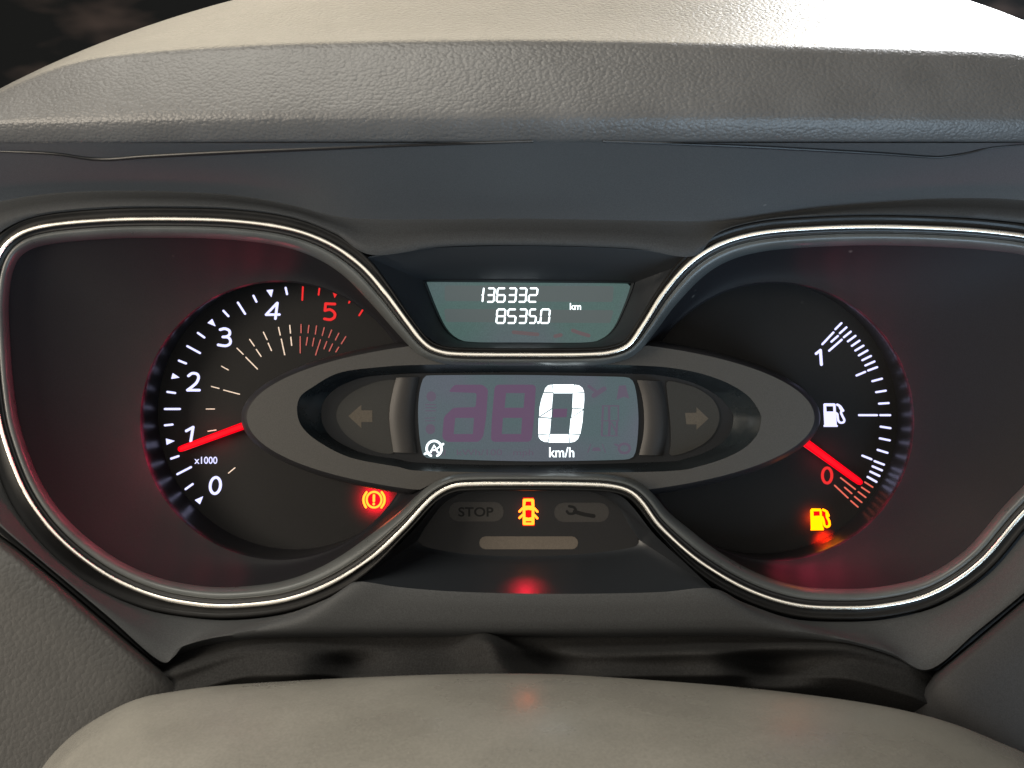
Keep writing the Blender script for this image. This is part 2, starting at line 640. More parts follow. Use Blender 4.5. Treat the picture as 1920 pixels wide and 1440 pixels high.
prof = [(-6.4, 1.2), (-6.4, 0.12), (-6.0, -0.08), (-5.2, -0.19), (-3.8, -0.26), (-2.0, -0.29), (0, -0.30), (2.0, -0.29), (3.8, -0.26), (5.2, -0.19), (6.0, -0.08), (6.4, 0.12), (6.4, 1.2)]
v, f = loft([ring3(offset(LOOP, u), y) for u, y in [(u * 0.64, y) for u, y in prof]], closed=True)
link('chrome_trim', v, f, M['chrome'], cluster, smooth=True)

# gloss black channel outside the chrome: wider at the lower left
flange_w = [20 - 10 * smoothstep(640, 760, p[0]) * (1 - smoothstep(1230, 1350, p[0])) + 24 * smoothstep(430, 120, p[0]) * smoothstep(760, 900, p[1]) * (1 - 0.5 * smoothstep(1040, 1140, p[1])) for p in LOOP]
rows = [ring3(LOOP, 0.6), ring3(offset(LOOP, [-w * 0.42 for w in flange_w]), 1.4), ring3(offset(LOOP, [-w * 0.72 for w in flange_w]), 0.9),
        ring3(offset(LOOP, [-w for w in flange_w]), 0.2), ring3(offset(LOOP, [-w - 3 for w in flange_w]), 2.5)]
v, f = loft(rows, closed=True)
link('outer_flange', v, f, M['flange'], cluster, smooth=True)

# black groove and satin lip inside the chrome
rows = [ring3(LOOP, 0.4), ring3(loop_off(7), 1.9), ring3(loop_off(12), 2.4), ring3(loop_off(14), 1.5)]
v, f = loft(rows, closed=True)
link('inner_groove', v, f, M['groove'], cluster, smooth=True)
rows = [ring3(loop_off(14), 1.5), ring3(loop_off(17), 1.1), ring3(loop_off(22), 1.3), ring3(loop_off(28), 2.6), ring3(loop_off(33), 4.6),
        ring3(loop_off(35.5), 6.6), ring3(loop_off(36), 7.4)]
v, f = loft(rows, closed=True)
link('inner_lip', v, f, M['lip'], cluster, smooth=True)

FACE = 36.0
EDGE = 20.0
ELL = (995, 783, 532, 148)


def inside_ellipse(p, grow=0):
    return ((p[0] - ELL[0]) / (ELL[2] + grow)) ** 2 + ((p[1] - ELL[1]) / (ELL[3] + grow)) ** 2 < 1


def pod(cx, cy, r, fx, fy, fr, side):
    """funnel between the lip and the dial edge, the dial's wall and its face"""
    lip = [p for p in loop_off(35.5) if (p[0] < 830 if side < 0 else p[0] > 1150)]
    pol = sorted((math.atan2(p[1] - cy, p[0] - cx), math.hypot(p[0] - cx, p[1] - cy)) for p in lip)
    pol = [(a - 2 * math.pi, q) for a, q in pol[-4:]] + pol + [(a + 2 * math.pi, q) for a, q in pol[:4]]
    n = 260
    angs = [-math.pi + 2 * math.pi * i / n for i in range(n)]

    def rad(a):
        for (a0, r0), (a1, r1) in zip(pol, pol[1:]):
            if a0 <= a <= a1:
                return r0 + (r1 - r0) * (a - a0) / max(a1 - a0, 1e-9)
        return r + 20
    outer = [max(rad(a), r + 3) for a in angs]
    rows = []
    px_rows = []
    for k in range(9):
        t = k / 8
        yy = 7.2 + (EDGE - 7.2) * (1 - (1 - t) ** 1.7)
        pr = [(cx + (o + (r - o) * t) * math.cos(a), cy + (o + (r - o) * t) * math.sin(a)) for a, o in zip(angs, outer)]
        px_rows.append(pr)
        rows.append(ring3(pr, yy))
    v, f = loft(rows, closed=True)
    flat = [p for r_ in px_rows for p in r_]
    f = [q for q in f if not all(inside_ellipse(flat[i], -4) or 800 < flat[i][0] < 1180 for i in q)]
    link('dial_funnel', v, f, M['funnel'], cluster, smooth=True)
    e = [(cx + r * math.cos(a), cy + r * math.sin(a)) for a in angs]
    e2 = [(cx + (r - 3) * math.cos(a), cy + (r - 3) * math.sin(a)) for a in angs]
    w = [(fx + fr * math.cos(a), fy + fr * math.sin(a)) for a in angs]
    rows = [ring3(e, EDGE), ring3(e2, EDGE + 0.7)]
    for t in (0.15, 0.35, 0.55, 0.75, 0.9, 1.0):
        rows.append(ring3([(a[0] + (b[0] - a[0]) * t, a[1] + (b[1] - a[1]) * t) for a, b in zip(e2, w)], EDGE + 0.7 + (FACE - EDGE - 0.7) * t ** 0.8))
    v, f = loft(rows, closed=True)
    link('dial_wall', v, f, M['wall'], cluster, smooth=True, auto=40)
    v, f = plate([(fx + (fr + 2) * math.cos(a), fy + (fr + 2) * math.sin(a)) for a in angs[::2]], FACE + 0.6, 0.6)
    return v, f


v, f = pod(525, 788, 262, 552, 774, 256, -1)
tach = link('tachometer', v, f, M['dial'], cluster)
v, f = pod(1452, 790, 262, 1427, 782, 256, 1)
fuel = link('fuel_gauge', v, f, M['dial'], cluster)

# ------------------------------------------------------------------ tachometer marks
Z1 = lambda p: zm(p, 240, 500, 3.4286)
Z2 = lambda p: zm(p, 240, 780, 3.4286)
Z3 = lambda p: zm(p, 420, 590, 7.385)
Z8 = lambda p: zm(p, 280, 520, 6.857)


def marks(lst, zf, w, mat, parent, name='tick_mark', y=FACE):
    for a in lst:
        v, f = strokes([(zf(list(a)), w, False)], y, 0.25)
        link(name, v, f, mat, parent)


marks([((370, 470), (415, 438)), ((317, 374), (404, 329)), ((277, 274), (324, 258))], Z2, 4.0, M['white'], tach)
marks([((237, 1020), (285, 1015)), ((237, 915), (333, 915)), ((253, 805), (302, 812)), ((327, 604), (372, 622)), ((381, 511), (462, 555)),
       ((449, 426), (490, 455)), ((613, 284), (645, 318)), ((706, 231), (752, 303)), ((806, 187), (825, 225)), ((1013, 136), (1022, 176))], Z1, 3.9, M['white'], tach)
marks([((1124, 131), (1120, 214)), ((1230, 141), (1225, 180)), ((1438, 196), (1420, 232)), ((1531, 243), (1486, 313))], Z1, 3.2, M['red'], tach)
for tri in ([(243, 1105), (300, 1120), (248, 1146)], [(287, 684), (331, 713), (277, 722)], [(510, 362), (541, 335), (563, 384)], [(889, 150), (933, 147), (921, 197)]):
    v, f = plate(round_poly(Z1(tri), 1.2), FACE, 0.25)
    link('tick_mark', v, f, M['white'], tach)
v, f = plate(round_poly(Z2([(428, 540), (483, 516), (462, 568)]), 1.2), FACE, 0.25)
link('tick_mark', v, f, M['white'], tach)
v, f = plate(round_poly(Z1([(1313, 155), (1356, 158), (1328, 202)]), 1.2), FACE, 0.25)
link('tick_mark', v, f, M['red'], tach)

marks([((180, 465), (265, 548)), ((302, 590), (462, 752)), ((355, 343), (418, 433)), ((447, 482), (512, 577)), ((545, 242), (595, 345)), ((612, 395), (657, 498)),
       ((755, 175), (778, 282)), ((793, 338), (840, 555)), ((910, 148), (920, 255)), ((925, 312), (936, 425))], Z3, 2.1, M['cream'], tach)
marks([((1067, 135), (1066, 250)), ((1055, 305), (1055, 530)), ((1175, 148), (1163, 250)), ((1155, 315), (1138, 422)), ((1280, 155), (1265, 268)),
       ((1245, 325), (1225, 432)), ((1387, 182), (1360, 288)), ((1335, 348), (1268, 558)), ((1490, 213), (1450, 315)), ((1422, 372), (1385, 472)),
       ((1590, 257), (1542, 350)), ((1503, 405), (1457, 503)), ((1685, 305), (1625, 402)), ((1588, 450), (1548, 515))], Z3, 2.1, M['redfine'], tach)
marks([((601, 640), (645, 664)), ((536, 770), (585, 783)), ((614, 793), (717, 820)), ((503, 915), (556, 915)), ((514, 1058), (565, 1050)), ((646, 1327), (687, 1293))],
      Z1, 1.9, M['cream'], tach)

NUM = {
    '0': [(Z2([(561 + 33 * math.cos(a) + 4 * -math.sin(a), 447 + 52 * math.sin(a)) for a in [2 * math.pi * i / 36 for i in range(36)]]), 5.2, True)],
    '1': [(Z1([(374, 1056), (418, 1032)]), 5, False), (Z1([(418, 1032), (403, 1122)]), 5, False)],
    '2': [(Z1([(388, 702), (412, 686), (442, 690), (453, 712), (440, 745), (410, 773), (382, 794)]), 5, False), (Z1([(382, 794), (458, 794)]), 5, False)],
    '3': [(Z8([(910, 672), (970, 660), (1025, 685), (1030, 735), (990, 762), (945, 766)]), 5, False),
          (Z8([(945, 766), (1010, 772), (1042, 812), (1030, 858), (975, 880), (885, 868)]), 5, False)],
    '4': [(Z8([(1640, 332), (1500, 480)]), 4.6, False), (Z8([(1500, 480), (1672, 478)]), 4.6, False), (Z8([(1645, 330), (1620, 530)]), 4.9, False)],
}
for ch, st in NUM.items():
    v, f = strokes(st, FACE, 0.25)
    link('numeral', v, f, M['white'], tach)
v, f = strokes([(Z1([(1330, 240), (1270, 238)]), 5, False), (Z1([(1270, 238), (1266, 282)]), 5, False),
                (Z1([(1266, 282), (1300, 276), (1328, 298), (1326, 325), (1300, 340), (1263, 335)]), 5, False)], FACE, 0.25)
link('numeral', v, f, M['red'], tach)
text('scale_caption', 'x1000', 386, 863, 13.5, FACE, M['white'], tach, bold=0.012, w_px=43)


def needle(outline, ridge, parent):
    """tapered lit pointer: bevelled prism standing above the dial"""
    n = len(outline)
    c = (sum(p[0] for p in outline) / n, sum(p[1] for p in outline) / n)
    base = [P(a, b, FACE - 3.0) for a, b in outline]
    mid = [P(a, b, FACE - 4.4) for a, b in outline]
    inn = [P(a + (ridge(a, b)[0] - a) * 0.45, b + (ridge(a, b)[1] - b) * 0.45, FACE - 5.0) for a, b in outline]
    v, f = loft([base, mid, inn], closed=True)
    k = len(v) - n
    for tr in tessellate_polygon([inn]):
        f.append(tuple(k + i for i in tr))
    return link('needle', v, f, M['needle'], parent)


def ridge_fn(a, b):
    a, b = Vector(a), Vector(b)
    d = b - a

    def fn(x, y):
        t = min(0.97, max(0.03, (Vector((x, y)) - a).dot(d) / d.length_squared))
        q = a + d * t
        return q.x, q.y
    return fn


npts = Z1([(735, 1000), (748, 1046), (348, 1189), (330, 1190), (319, 1178), (322, 1160), (345, 1148)])
needle(npts, ridge_fn(Z1([(742, 1022)])[0], Z1([(330, 1174)])[0]), tach)
v, f = strokes([(Z1([(746, 1043), (360, 1184)]), 1.0, False)], FACE - 3.9, 0.25)
link('needle_highlight', v, f, M['needle_highlight'], tach)
Z7 = lambda p: zm(p, 1440, 800, 5.3333)
Z6 = lambda p: zm(p, 1440, 560, 5.3333)
npts = Z7([(345, 188), (400, 125), (925, 518), (948, 545), (946, 570), (925, 584), (895, 578), (830, 535)])
needle(npts, ridge_fn(Z7([(372, 156)])[0], Z7([(925, 560)])[0]), fuel)
v, f = strokes([(Z7([(350, 190), (835, 532)]), 1.1, False)], FACE - 3.9, 0.25)
link('needle_highlight', v, f, M['needle_highlight'], fuel)

# ------------------------------------------------------------------ fuel gauge marks
marks([((675, 305), (735, 245)), ((720, 345), (785, 287)), ((760, 385), (828, 330)), ((800, 427), (875, 372)), ((840, 472), (915, 420)), ((875, 518), (955, 470)),
       ((910, 567), (995, 518)), ((945, 615), (1030, 573)), ((975, 668), (1065, 628)), ((1003, 718), (1092, 685)), ((1045, 825), (1140, 800)), ((1083, 935), (1178, 920)),
       ((1112, 1050), (1207, 1044)), ((1125, 1165), (1222, 1165)), ((1128, 1280), (1225, 1295)), ((1120, 1397), (1218, 1417)),
       ((545, 455), (655, 338)), ((635, 430), (700, 373)), ((612, 520), (738, 410)), ((887, 768), (972, 732)), ((912, 1165), (1090, 1165))], Z6, 3.9, M['white'], fuel)
marks([((1098, 232), (1195, 262)), ((945, 290), (1035, 326)), ((1067, 345), (1160, 380)), ((1047, 397), (1140, 437)), ((1025, 450), (1115, 493)), ((998, 503), (1085, 552))],
      Z7, 3.9, M['white'], fuel)
marks([((970, 555), (1048, 605)), ((938, 607), (1015, 658)), ((905, 652), (978, 707)), ((868, 700), (938, 757)), ((830, 742), (900, 803)),
       ((728, 512), (873, 625)), ((768, 608), (838, 668)), ((668, 588), (800, 712))], Z7, 2.7, M['redsalmon'], fuel)
v, f = strokes([(Z6([(482, 550), (525, 516)]), 5, False), (Z6([(525, 516), (535, 658)]), 5.4, False)], FACE, 0.25)
link('numeral', v, f, M['white'], fuel)
v, f = strokes([(Z7(ellipse(592, 488, 47, 76, 36)), 5.2, True)], FACE, 0.25)
link('numeral', v, f, M['red'], fuel)

ZP = lambda p: zm(p, 1480, 730, 13.714)
v, f = plate(ZP([(880, 385), (900, 360), (1160, 360), (1190, 385), (1200, 580), (1222, 905), (1250, 940), (1240, 965), (890, 965), (880, 935), (902, 905), (885, 600)]),
             FACE, 0.25, [ZP([(948, 435), (1130, 435), (1135, 570), (958, 570)])])
pump = link('fuel_pump_symbol', v, f, M['white'], fuel)
pump['label'] = 'white backlit fuel pump symbol'
b = Bag()
b.add((v, f))
b.add(strokes([(ZP([(1195, 605), (1235, 640), (1250, 740), (1268, 815), (1320, 858), (1395, 845), (1415, 785), (1375, 700), (1335, 610), (1340, 540), (1300, 460)]), 4.0, False),
               (ZP([(1235, 395), (1310, 440), (1385, 550)]), 4.4, False)], FACE, 0.27))
pump.data.clear_geometry()
pump.data.from_pydata([tuple(q) for q in b.v], [], b.f)

v, f = plate(Z7([(424, 835), (440, 818), (525, 820), (537, 835), (540, 905), (548, 995), (560, 1022), (555, 1037), (428, 1037), (430, 1010), (425, 900)]),
             FACE, 0.3, [Z7([(455, 846), (517, 846), (520, 890), (457, 893)])])
b = Bag()
b.add((v, f))
b.add(strokes([(Z7([(543, 905), (556, 940), (566, 985), (590, 1002), (615, 985), (612, 945), (592, 905), (588, 865)]), 4.2, False),
               (Z7([(553, 832), (585, 850), (606, 890)]), 4.4, False)], FACE, 0.32))
o = link('low_fuel_lamp', b.v, b.f, M['amber'], fuel)
o['label'] = 'glowing yellow low fuel warning symbol'
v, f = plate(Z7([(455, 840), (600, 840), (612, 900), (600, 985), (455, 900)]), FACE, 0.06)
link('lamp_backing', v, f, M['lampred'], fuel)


def lamp(name, px, py, y, power, colour, r=1.2, parent=None, aim=(0, 1, 0), cone=140, blend=1.0):
    d = bpy.data.lights.new(name, 'SPOT')
    d.spot_size = math.radians(cone)
    d.spot_blend = blend
    d.energy = power
    d.color = colour
    d.shadow_soft_size = r * MM
    o = bpy.data.objects.new(name, d)
    col.objects.link(o)
    o.location = P(px, py, y)
    o.rotation_euler = Vector(aim).to_track_quat('-Z', 'Y').to_euler()
    if parent is not None:
        o.parent = parent
    return o


lamp('low_fuel_light', 1532, 974, FACE - 4.0, 0.012, (1.0, 0.05, 0.0), parent=fuel)
lamp('low_fuel_spill_light', 1550, 1000, FACE - 6.5, 0.16, (1.0, 0.015, 0.0), 1.5, parent=fuel, aim=(0.12, 0.8, -0.5), cone=70)  # unseen spot added for the symbol's reflection on the dial wall
lamp('needle_light', 1560, 865, FACE - 9, 0.004, (1.0, 0.03, 0.05), 3, parent=fuel)
lamp('needle_light', 395, 825, FACE - 9, 0.004, (1.0, 0.03, 0.05), 3, parent=tach)
# red edge lighting of the two dials: unseen spots added inside the rims
for cx, par, lst in ((525, tach, ((112, 0.0012), (126, 0.0024), (140, 0.0050), (152, 0.0100), (163, 0.0140), (175, 0.0110), (188, 0.0070), (201, 0.0055), (214, 0.0052), (227, 0.0048), (240, 0.0040), (253, 0.0026), (266, 0.0014))),
                     (1452, fuel, ((-72, 0.0006), (-60, 0.0026), (-48, 0.0048), (-36, 0.0060), (-24, 0.0056), (-12, 0.0044), (0, 0.0036), (12, 0.0040), (24, 0.0046), (36, 0.0042), (48, 0.0056), (60, 0.0066), (72, 0.0060), (84, 0.0034)))):
    for d, pw in lst:
        d = math.radians(d)
        lamp('edge_light', cx + 226 * math.cos(d), 789 + 226 * math.sin(d), EDGE - 2.0, pw * 2.2, (1.0, 0.05, 0.13), 3, parent=par,
             aim=(math.cos(d), -0.10, -math.sin(d)), cone=104, blend=0.7)

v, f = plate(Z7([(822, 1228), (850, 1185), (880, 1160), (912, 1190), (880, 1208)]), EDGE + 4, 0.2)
link('edge_glint', v, f, M['glint'], fuel)  # pale plate painted as a glint of light at the dial rim

# ------------------------------------------------------------------ brake warning lamp on the tachometer face
ZB = lambda p: zm(p, 640, 890, 13.09)
YB = FACE - 0.2
v, f = strokes([(ZB(ellipse(803, 615, 182, 192, 40)), 3.9, True), (ZB([(618, 432), (562, 525), (542, 620), (560, 712), (602, 800)]), 4.3, False),
                (ZB([(990, 430), (1045, 522), (1060, 612), (1045, 705), (982, 805)]), 4.3, False), (ZB([(800, 508), (797, 650)]), 4.6, False)], FACE, 0.3)
b = Bag()
b.add((v, f))
b.add(plate(ZB(ellipse(795, 722, 32, 32, 16)), FACE, 0.3))
o = link('brake_lamp', b.v, b.f, M['yellow'], tach)
o['label'] = 'glowing brake warning symbol with exclamation mark in a ring'
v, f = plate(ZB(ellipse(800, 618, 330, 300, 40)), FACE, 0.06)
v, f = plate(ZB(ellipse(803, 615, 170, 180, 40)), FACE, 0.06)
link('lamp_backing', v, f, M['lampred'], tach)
lamp('brake_light', 702, 938, FACE - 4.6, 0.20, (1.0, 0.002, 0.018), parent=tach)

# ------------------------------------------------------------------ speedometer ring in the middle
RY = 8.0
N_E = 220
HOLE = cat([(557, 771), (562, 745), (584, 727), (636, 699), (715, 688), (794, 684), (990, 682), (1190, 685), (1280, 693), (1350, 712), (1400, 740), (1424, 772), (1427, 790),
            (1418, 818), (1385, 847), (1320, 872), (1240, 884), (990, 886), (794, 883), (744, 875), (657, 858), (597, 828), (566, 800)], N_E, closed=True)
outer = ellipse(*ELL, N_E)
outer = [outer[(i + N_E // 2) % N_E] for i in range(N_E)]


def ell(g):
    e = ellipse(ELL[0], ELL[1], ELL[2] + g, ELL[3] + g, N_E)
    # the waist of the chrome loop cuts the ring off above and below
    slack = [max(0, 830 - x, x - 1150) * 0.5 for x, y in e]
    e = [(x, min(max(y, 675 - q), 897 + q)) for (x, y), q in zip(e, slack)]
    return [e[(i + N_E // 2) % N_E] for i in range(N_E)]


v, f = plate(ell(0), RY + 0.4, 0.4, [HOLE])
ring = link('speedometer_ring', v, f, M['ring'], cluster)
rows = [ring3(ell(0), RY + 0.02), ring3(ell(5), RY + 1.0), ring3(ell(9), RY + 3.0), ring3(ell(11), RY + 8), ring3(ell(11), FACE + 1)]
v, f = loft(rows, closed=True)
link('ring_edge', v, f, M['ringside'], ring, smooth=True)

INNER = cat([(602, 778), (607, 752), (632, 727), (680, 708), (740, 702), (794, 700), (990, 698), (1190, 701), (1250, 706), (1300, 718), (1345, 742), (1372, 772), (1374, 795),
             (1362, 822), (1330, 845), (1285, 860), (1240, 866), (990, 872), (794, 868), (740, 860), (682, 850), (630, 826), (608, 802)], N_E, closed=True)
mid = [(a[0] + (b[0] - a[0]) * 0.55, a[1] + (b[1] - a[1]) * 0.55) for a, b in zip(HOLE, INNER)]
PY = 18.0
rows = [ring3(HOLE, RY + 0.2), ring3([(a[0] + (b[0] - a[0]) * 0.06, a[1] + (b[1] - a[1]) * 0.06) for a, b in zip(HOLE, INNER)], RY + 1.2),
        ring3(mid, PY - 4.5), ring3(mid, PY - 4.0), ring3(INNER, PY - 0.2), ring3(INNER, PY + 0.3)]
v, f = loft(rows, closed=True)
link('display_recess', v, f, M['hole'], ring, smooth=True, auto=35)
v, f = plate([INNER[i] for i in range(0, N_E, 2)], PY + 0.5, 0.5)
link('display_panel', v, f, M['panel'], ring)

# turn signal windows, pillars, arrows
ZL = lambda p: zm(p, 540, 660, 3.4286)
ZR = lambda p: zm(p, 940, 660, 3.4286)
WL = cat(ZL([(310, 405), (330, 340), (390, 275), (480, 225), (580, 190), (672, 178), (690, 190), (672, 270), (652, 360), (650, 450), (668, 560), (680, 640), (650, 655), (560, 640), (450, 590), (370, 530), (325, 465)]), 60, closed=True)
v, f = plate(WL, PY, 0.8)
link('signal_window', v, f, M['window'], ring)
WR = cat(ZR([(1062, 200), (1085, 188), (1170, 205), (1260, 235), (1350, 295), (1395, 370), (1400, 440), (1370, 520), (1300, 590), (1200, 640), (1110, 665), (1080, 655), (1090, 590), (1085, 440), (1070, 300)]), 60, closed=True)
v, f = plate(WR, PY, 0.8)
link('signal_window', v, f, M['window'], ring)
v, f = plate(ZL([(388, 412), (472, 338), (472, 375), (542, 375), (542, 450), (472, 450), (472, 490)]), PY - 0.8, 0.12)
link('arrow_symbol', v, f, M['arrow'], ring)
v, f = plate(ZR([(1332, 428), (1255, 355), (1255, 390), (1182, 392), (1190, 465), (1255, 465), (1255, 500)]), PY - 0.8, 0.12)
link('arrow_symbol', v, f, M['arrow'], ring)


def pillar(left, right, name='display_pillar'):
    """curved satin post between a signal window and the display; bulges towards the driver"""
    L, R = cat(left, 20), cat(right, 20)
    rows = []
    for k in range(9):
        t = k / 8
        yy = PY - 0.4 - 2.2 * math.sin(math.pi * min(1, 0.12 + t * 0.88)) ** 0.6
        rows.append([P(a[0] + (b[0] - a[0]) * t, a[1] + (b[1] - a[1]) * t, yy) for a, b in zip(L, R)])
    rows = [[P(a[0], a[1], PY + 0.3) for a in L]] + rows + [[P(a[0], a[1], PY + 0.3) for a in R]]
    v, f = loft(rows)
    n = 20
    f.append(tuple(i * n for i in range(len(rows))))
    f.append(tuple(i * n + n - 1 for i in reversed(range(len(rows)))))
    return link(name, v, f, M['pillar'], ring, smooth=True, auto=35)


pillar(ZL([(696, 165), (672, 260), (652, 380), (655, 480), (678, 645)]), ZL([(842, 160), (822, 280), (812, 400), (815, 500), (832, 650)]))
pillar(ZR([(872, 180), (905, 290), (918, 420), (912, 540), (885, 662)]), ZR([(1028, 188), (1055, 300), (1066, 420), (1062, 540), (1040, 665)]))

# ------------------------------------------------------------------ speed display
ZD = lambda p: zm(p, 780, 690, 4.3636)
LY = PY - 0.9
lcd_out = cat(ZD([(17, 360), (28, 200), (55, 95), (80, 68), (130, 60), (500, 57), (950, 58), (1400, 66), (1690, 73), (1750, 85), (1785, 130), (1810, 260), (1820, 430),
                  (1808, 620), (1785, 715), (1750, 742), (1690, 750), (1400, 758), (1000, 763), (600, 757), (200, 742), (90, 735), (55, 705), (28, 560)]), 120, closed=True)
v, f = plate(lcd_out, LY + 0.6, 0.6)
lcd = link('speed_display', v, f, M['lcdbig'], cluster)
SEG0 = [
    [(1117, 135), (1294, 135), (1281, 207), (1127, 207)],
    [(1110, 136), (1121, 198), (1048, 195), (1058, 165), (1080, 143)],
    [(1044, 204), (1121, 207), (1111, 328), (1008, 396), (1012, 320), (1025, 260)],
    [(1112, 338), (1107, 406), (1016, 400)],
    [(1004, 408), (1105, 416), (1095, 536), (1001, 543)],
    [(1002, 551), (1092, 543), (1077, 606), (1050, 604), (1020, 588), (1006, 570)],
    [(1098, 542), (1247, 542), (1254, 611), (1084, 610)],
    [(1254, 543), (1338, 549), (1325, 580), (1298, 603), (1261, 610)],
    [(1266, 412), (1369, 347), (1362, 440), (1344, 541), (1254, 536)],
    [(1281, 333), (1366, 340), (1272, 402)],
    [(1284, 208), (1376, 203), (1377, 260), (1371, 332), (1279, 325)],
    [(1300, 137), (1335, 143), (1362, 163), (1375, 195), (1286, 203)],
]
for s in SEG0:
    v, f = plate(ZD(s), LY, 0.15)
    link('lit_segment', v, f, M['digit'], lcd)
text('speed_unit', 'km/h', 1053.2, 848, 19, LY, M['digit'], lcd, bold=0.012, w_px=47)
# automatic-stop symbol
b = Bag()
ic = ZD([(148, 660)])[0]
b.add(strokes([(ellipse(ic[0], ic[1], 14, 14.5, 40, math.radians(115), math.radians(425)), 4.2, False),
               (ZD([(198, 640), (222, 622)]), 4.0, False), (ZD([(72, 703), (100, 690)]), 4.0, False),
               (ZD([(120, 690), (148, 632), (178, 690)]), 3.4, False), (ZD([(132, 672), (166, 672)]), 2.6, False), (ZD([(172, 660), (205, 635)]), 2.6, False)], LY, 0.15, smooth_pts=False))
o = link('auto_stop_symbol', b.v, b.f, M['digit'], lcd)
# unlit digits
v, f = plate(round_poly(ZD([(645, 136), (982, 136), (965, 420), (945, 604), (612, 604), (620, 420)]), 9), LY, 0.05,
             [ZD([(737, 205), (890, 205), (880, 325), (725, 325)]), ZD([(712, 408), (868, 408), (860, 540), (702, 540)])])
link('unlit_digit', v, f, M['ghost'], lcd)
v, f = plate(round_poly(ZD([(265, 195), (315, 137), (545, 136), (590, 175), (575, 400), (550, 560), (515, 604), (250, 605), (214, 570), (228, 400), (305, 325), (488, 320), (497, 205)]), 5), LY, 0.05,
             [ZD([(322, 408), (475, 408), (465, 540), (308, 540)])])
link('unlit_digit', v, f, M['ghost'], lcd)
v, f = plate(ZD([(1122, 335), (1238, 332), (1232, 402), (1118, 405)]), LY, 0.05)
link('unlit_digit', v, f, M['ghost'], lcd)
b = Bag()
b.add(plate(ZD(ellipse(125, 232, 40, 42, 20)), LY, 0.05))
o = link('unlit_symbol', b.v, b.f, M['ghost2'], lcd)
b = Bag()
b.add(plate(ZD(ellipse(118, 500, 40, 42, 20)), LY, 0.05))
link('unlit_symbol', b.v, b.f, M['ghost2'], lcd)
v, f = strokes([(ZD([(80, 300), (160, 300)]), 2, False), (ZD([(80, 325), (165, 325)]), 2, False), (ZD([(80, 350), (160, 350)]), 2, False), (ZD([(75, 410), (158, 408)]), 1.6, False), (ZD([(75, 432), (158, 432)]), 1.6, False)], LY, 0.04)
link('unlit_symbol', v, f, M['ghost2'], lcd)
v, f = strokes([(ZD([(1415, 150), (1470, 190)]), 6, False), (ZD([(1540, 170), (1455, 225)]), 9, False)], LY, 0.04)
link('unlit_symbol', v, f, M['ghost2'], lcd)
v, f = plate(ZD([(1660, 145), (1715, 140), (1745, 250), (1700, 235), (1640, 262)]), LY, 0.05)
link('unlit_symbol', v, f, M['ghost2'], lcd)
v, f = strokes([(ZD([(1525, 310), (1660, 310)]), 2.5, False), (ZD([(1530, 320), (1525, 420)]), 4, False), (ZD([(1580, 320), (1580, 420)]), 5, False), (ZD([(1655, 320), (1655, 420)]), 2.5, False),
                (ZD([(1515, 432), (1660, 432)]), 2, False), (ZD([(1525, 445), (1520, 545)]), 4, False), (ZD([(1585, 445), (1580, 545)]), 5, False), (ZD([(1645, 445), (1640, 545)]), 4, False),
                (ZD([(1520, 555), (1650, 555)]), 2, False), (ZD([(1600, 450), (1640, 530)]), 3, False)], LY, 0.04)
link('unlit_symbol', v, f, M['ghost2'], lcd)
v, f = strokes([(ZD([(1405, 690), (1430, 625)]), 2, False), (ZD([(1550, 690), (1525, 625)]), 2, False)], LY, 0.04)
b = Bag()
b.add((v, f))
b.add(plate(ZD([(1440, 680), (1450, 650), (1500, 650), (1515, 680)]), LY, 0.04))
link('unlit_symbol', b.v, b.f, M['ghost2'], lcd)
v, f = strokes([(ZD(ellipse(1705, 658, 45, 38, 24)), 5, True), (ZD([(1630, 625), (1665, 640)]), 4, False)], LY, 0.04)
link('unlit_symbol', v, f, M['ghost2'], lcd)
text('unlit_caption', 'mil   kWh/100   mph', 905, 850, 15, LY, M['ghost2'], lcd, w_px=190, t=0.03)

# ------------------------------------------------------------------ trip display recess above the waist
upper = cat([(688, 482), (745, 472), (830, 464), (960, 461), (1090, 463), (1180, 467), (1245, 474), (1306, 486)], 60)
low = cat([(1306, 486), (1270, 511), (1238, 556), (1205, 604), (1180, 630), (1158, 648), (1105, 655), (985, 656), (870, 655), (830, 648), (803, 633), (766, 600), (727, 550), (688, 482)], 100)[1:-1]
R_OUT = upper + low
upper_i = cat([(800, 529), (850, 529), (985, 530), (1130, 531), (1183, 532)], 60)
low_i = cat([(1183, 532), (1178, 550), (1166, 582), (1150, 615), (1128, 635), (1095, 642), (985, 642), (885, 641), (856, 633), (836, 613), (819, 578), (806, 545), (800, 529)], 100)[1:-1]
R_IN = upper_i + low_i
TY = 17.0


def mixr(A, B, t):
    return [(a[0] + (b[0] - a[0]) * t, a[1] + (b[1] - a[1]) * t) for a, b in zip(A, B)]


rows = [ring3(R_OUT, 1.6), ring3(mixr(R_OUT, R_IN, 0.04), 1.8), ring3(mixr(R_OUT, R_IN, 0.45), 7.5), ring3(mixr(R_OUT, R_IN, 0.55), 8.4), ring3(mixr(R_OUT, R_IN, 0.93), 15.5),
        ring3(mixr(R_OUT, R_IN, 0.95), 15.2), ring3(R_IN, 16.6), ring3(R_IN, 18.0)]
v, f = loft(rows, closed=True)
link('trip_recess', v, f, M['recess'], cluster, smooth=True, auto=30)
v, f = plate(round_poly([R_IN[i] for i in range(0, len(R_IN), 2)], 1), TY + 0.6, 0.6)
trip = link('trip_display', v, f, M['lcd'], cluster)
ZT = lambda p: zm(p, 790, 515, 4.683)
for rect in ([(205, 95), (1690, 100), (1680, 240), (205, 232)], [(200, 300), (1690, 312), (1660, 425), (215, 415)]):
    v, f = plate(round_poly(ZT(rect), 5), TY, 0.03)
    link('unlit_matrix', v, f, M['lcdpink'], trip)
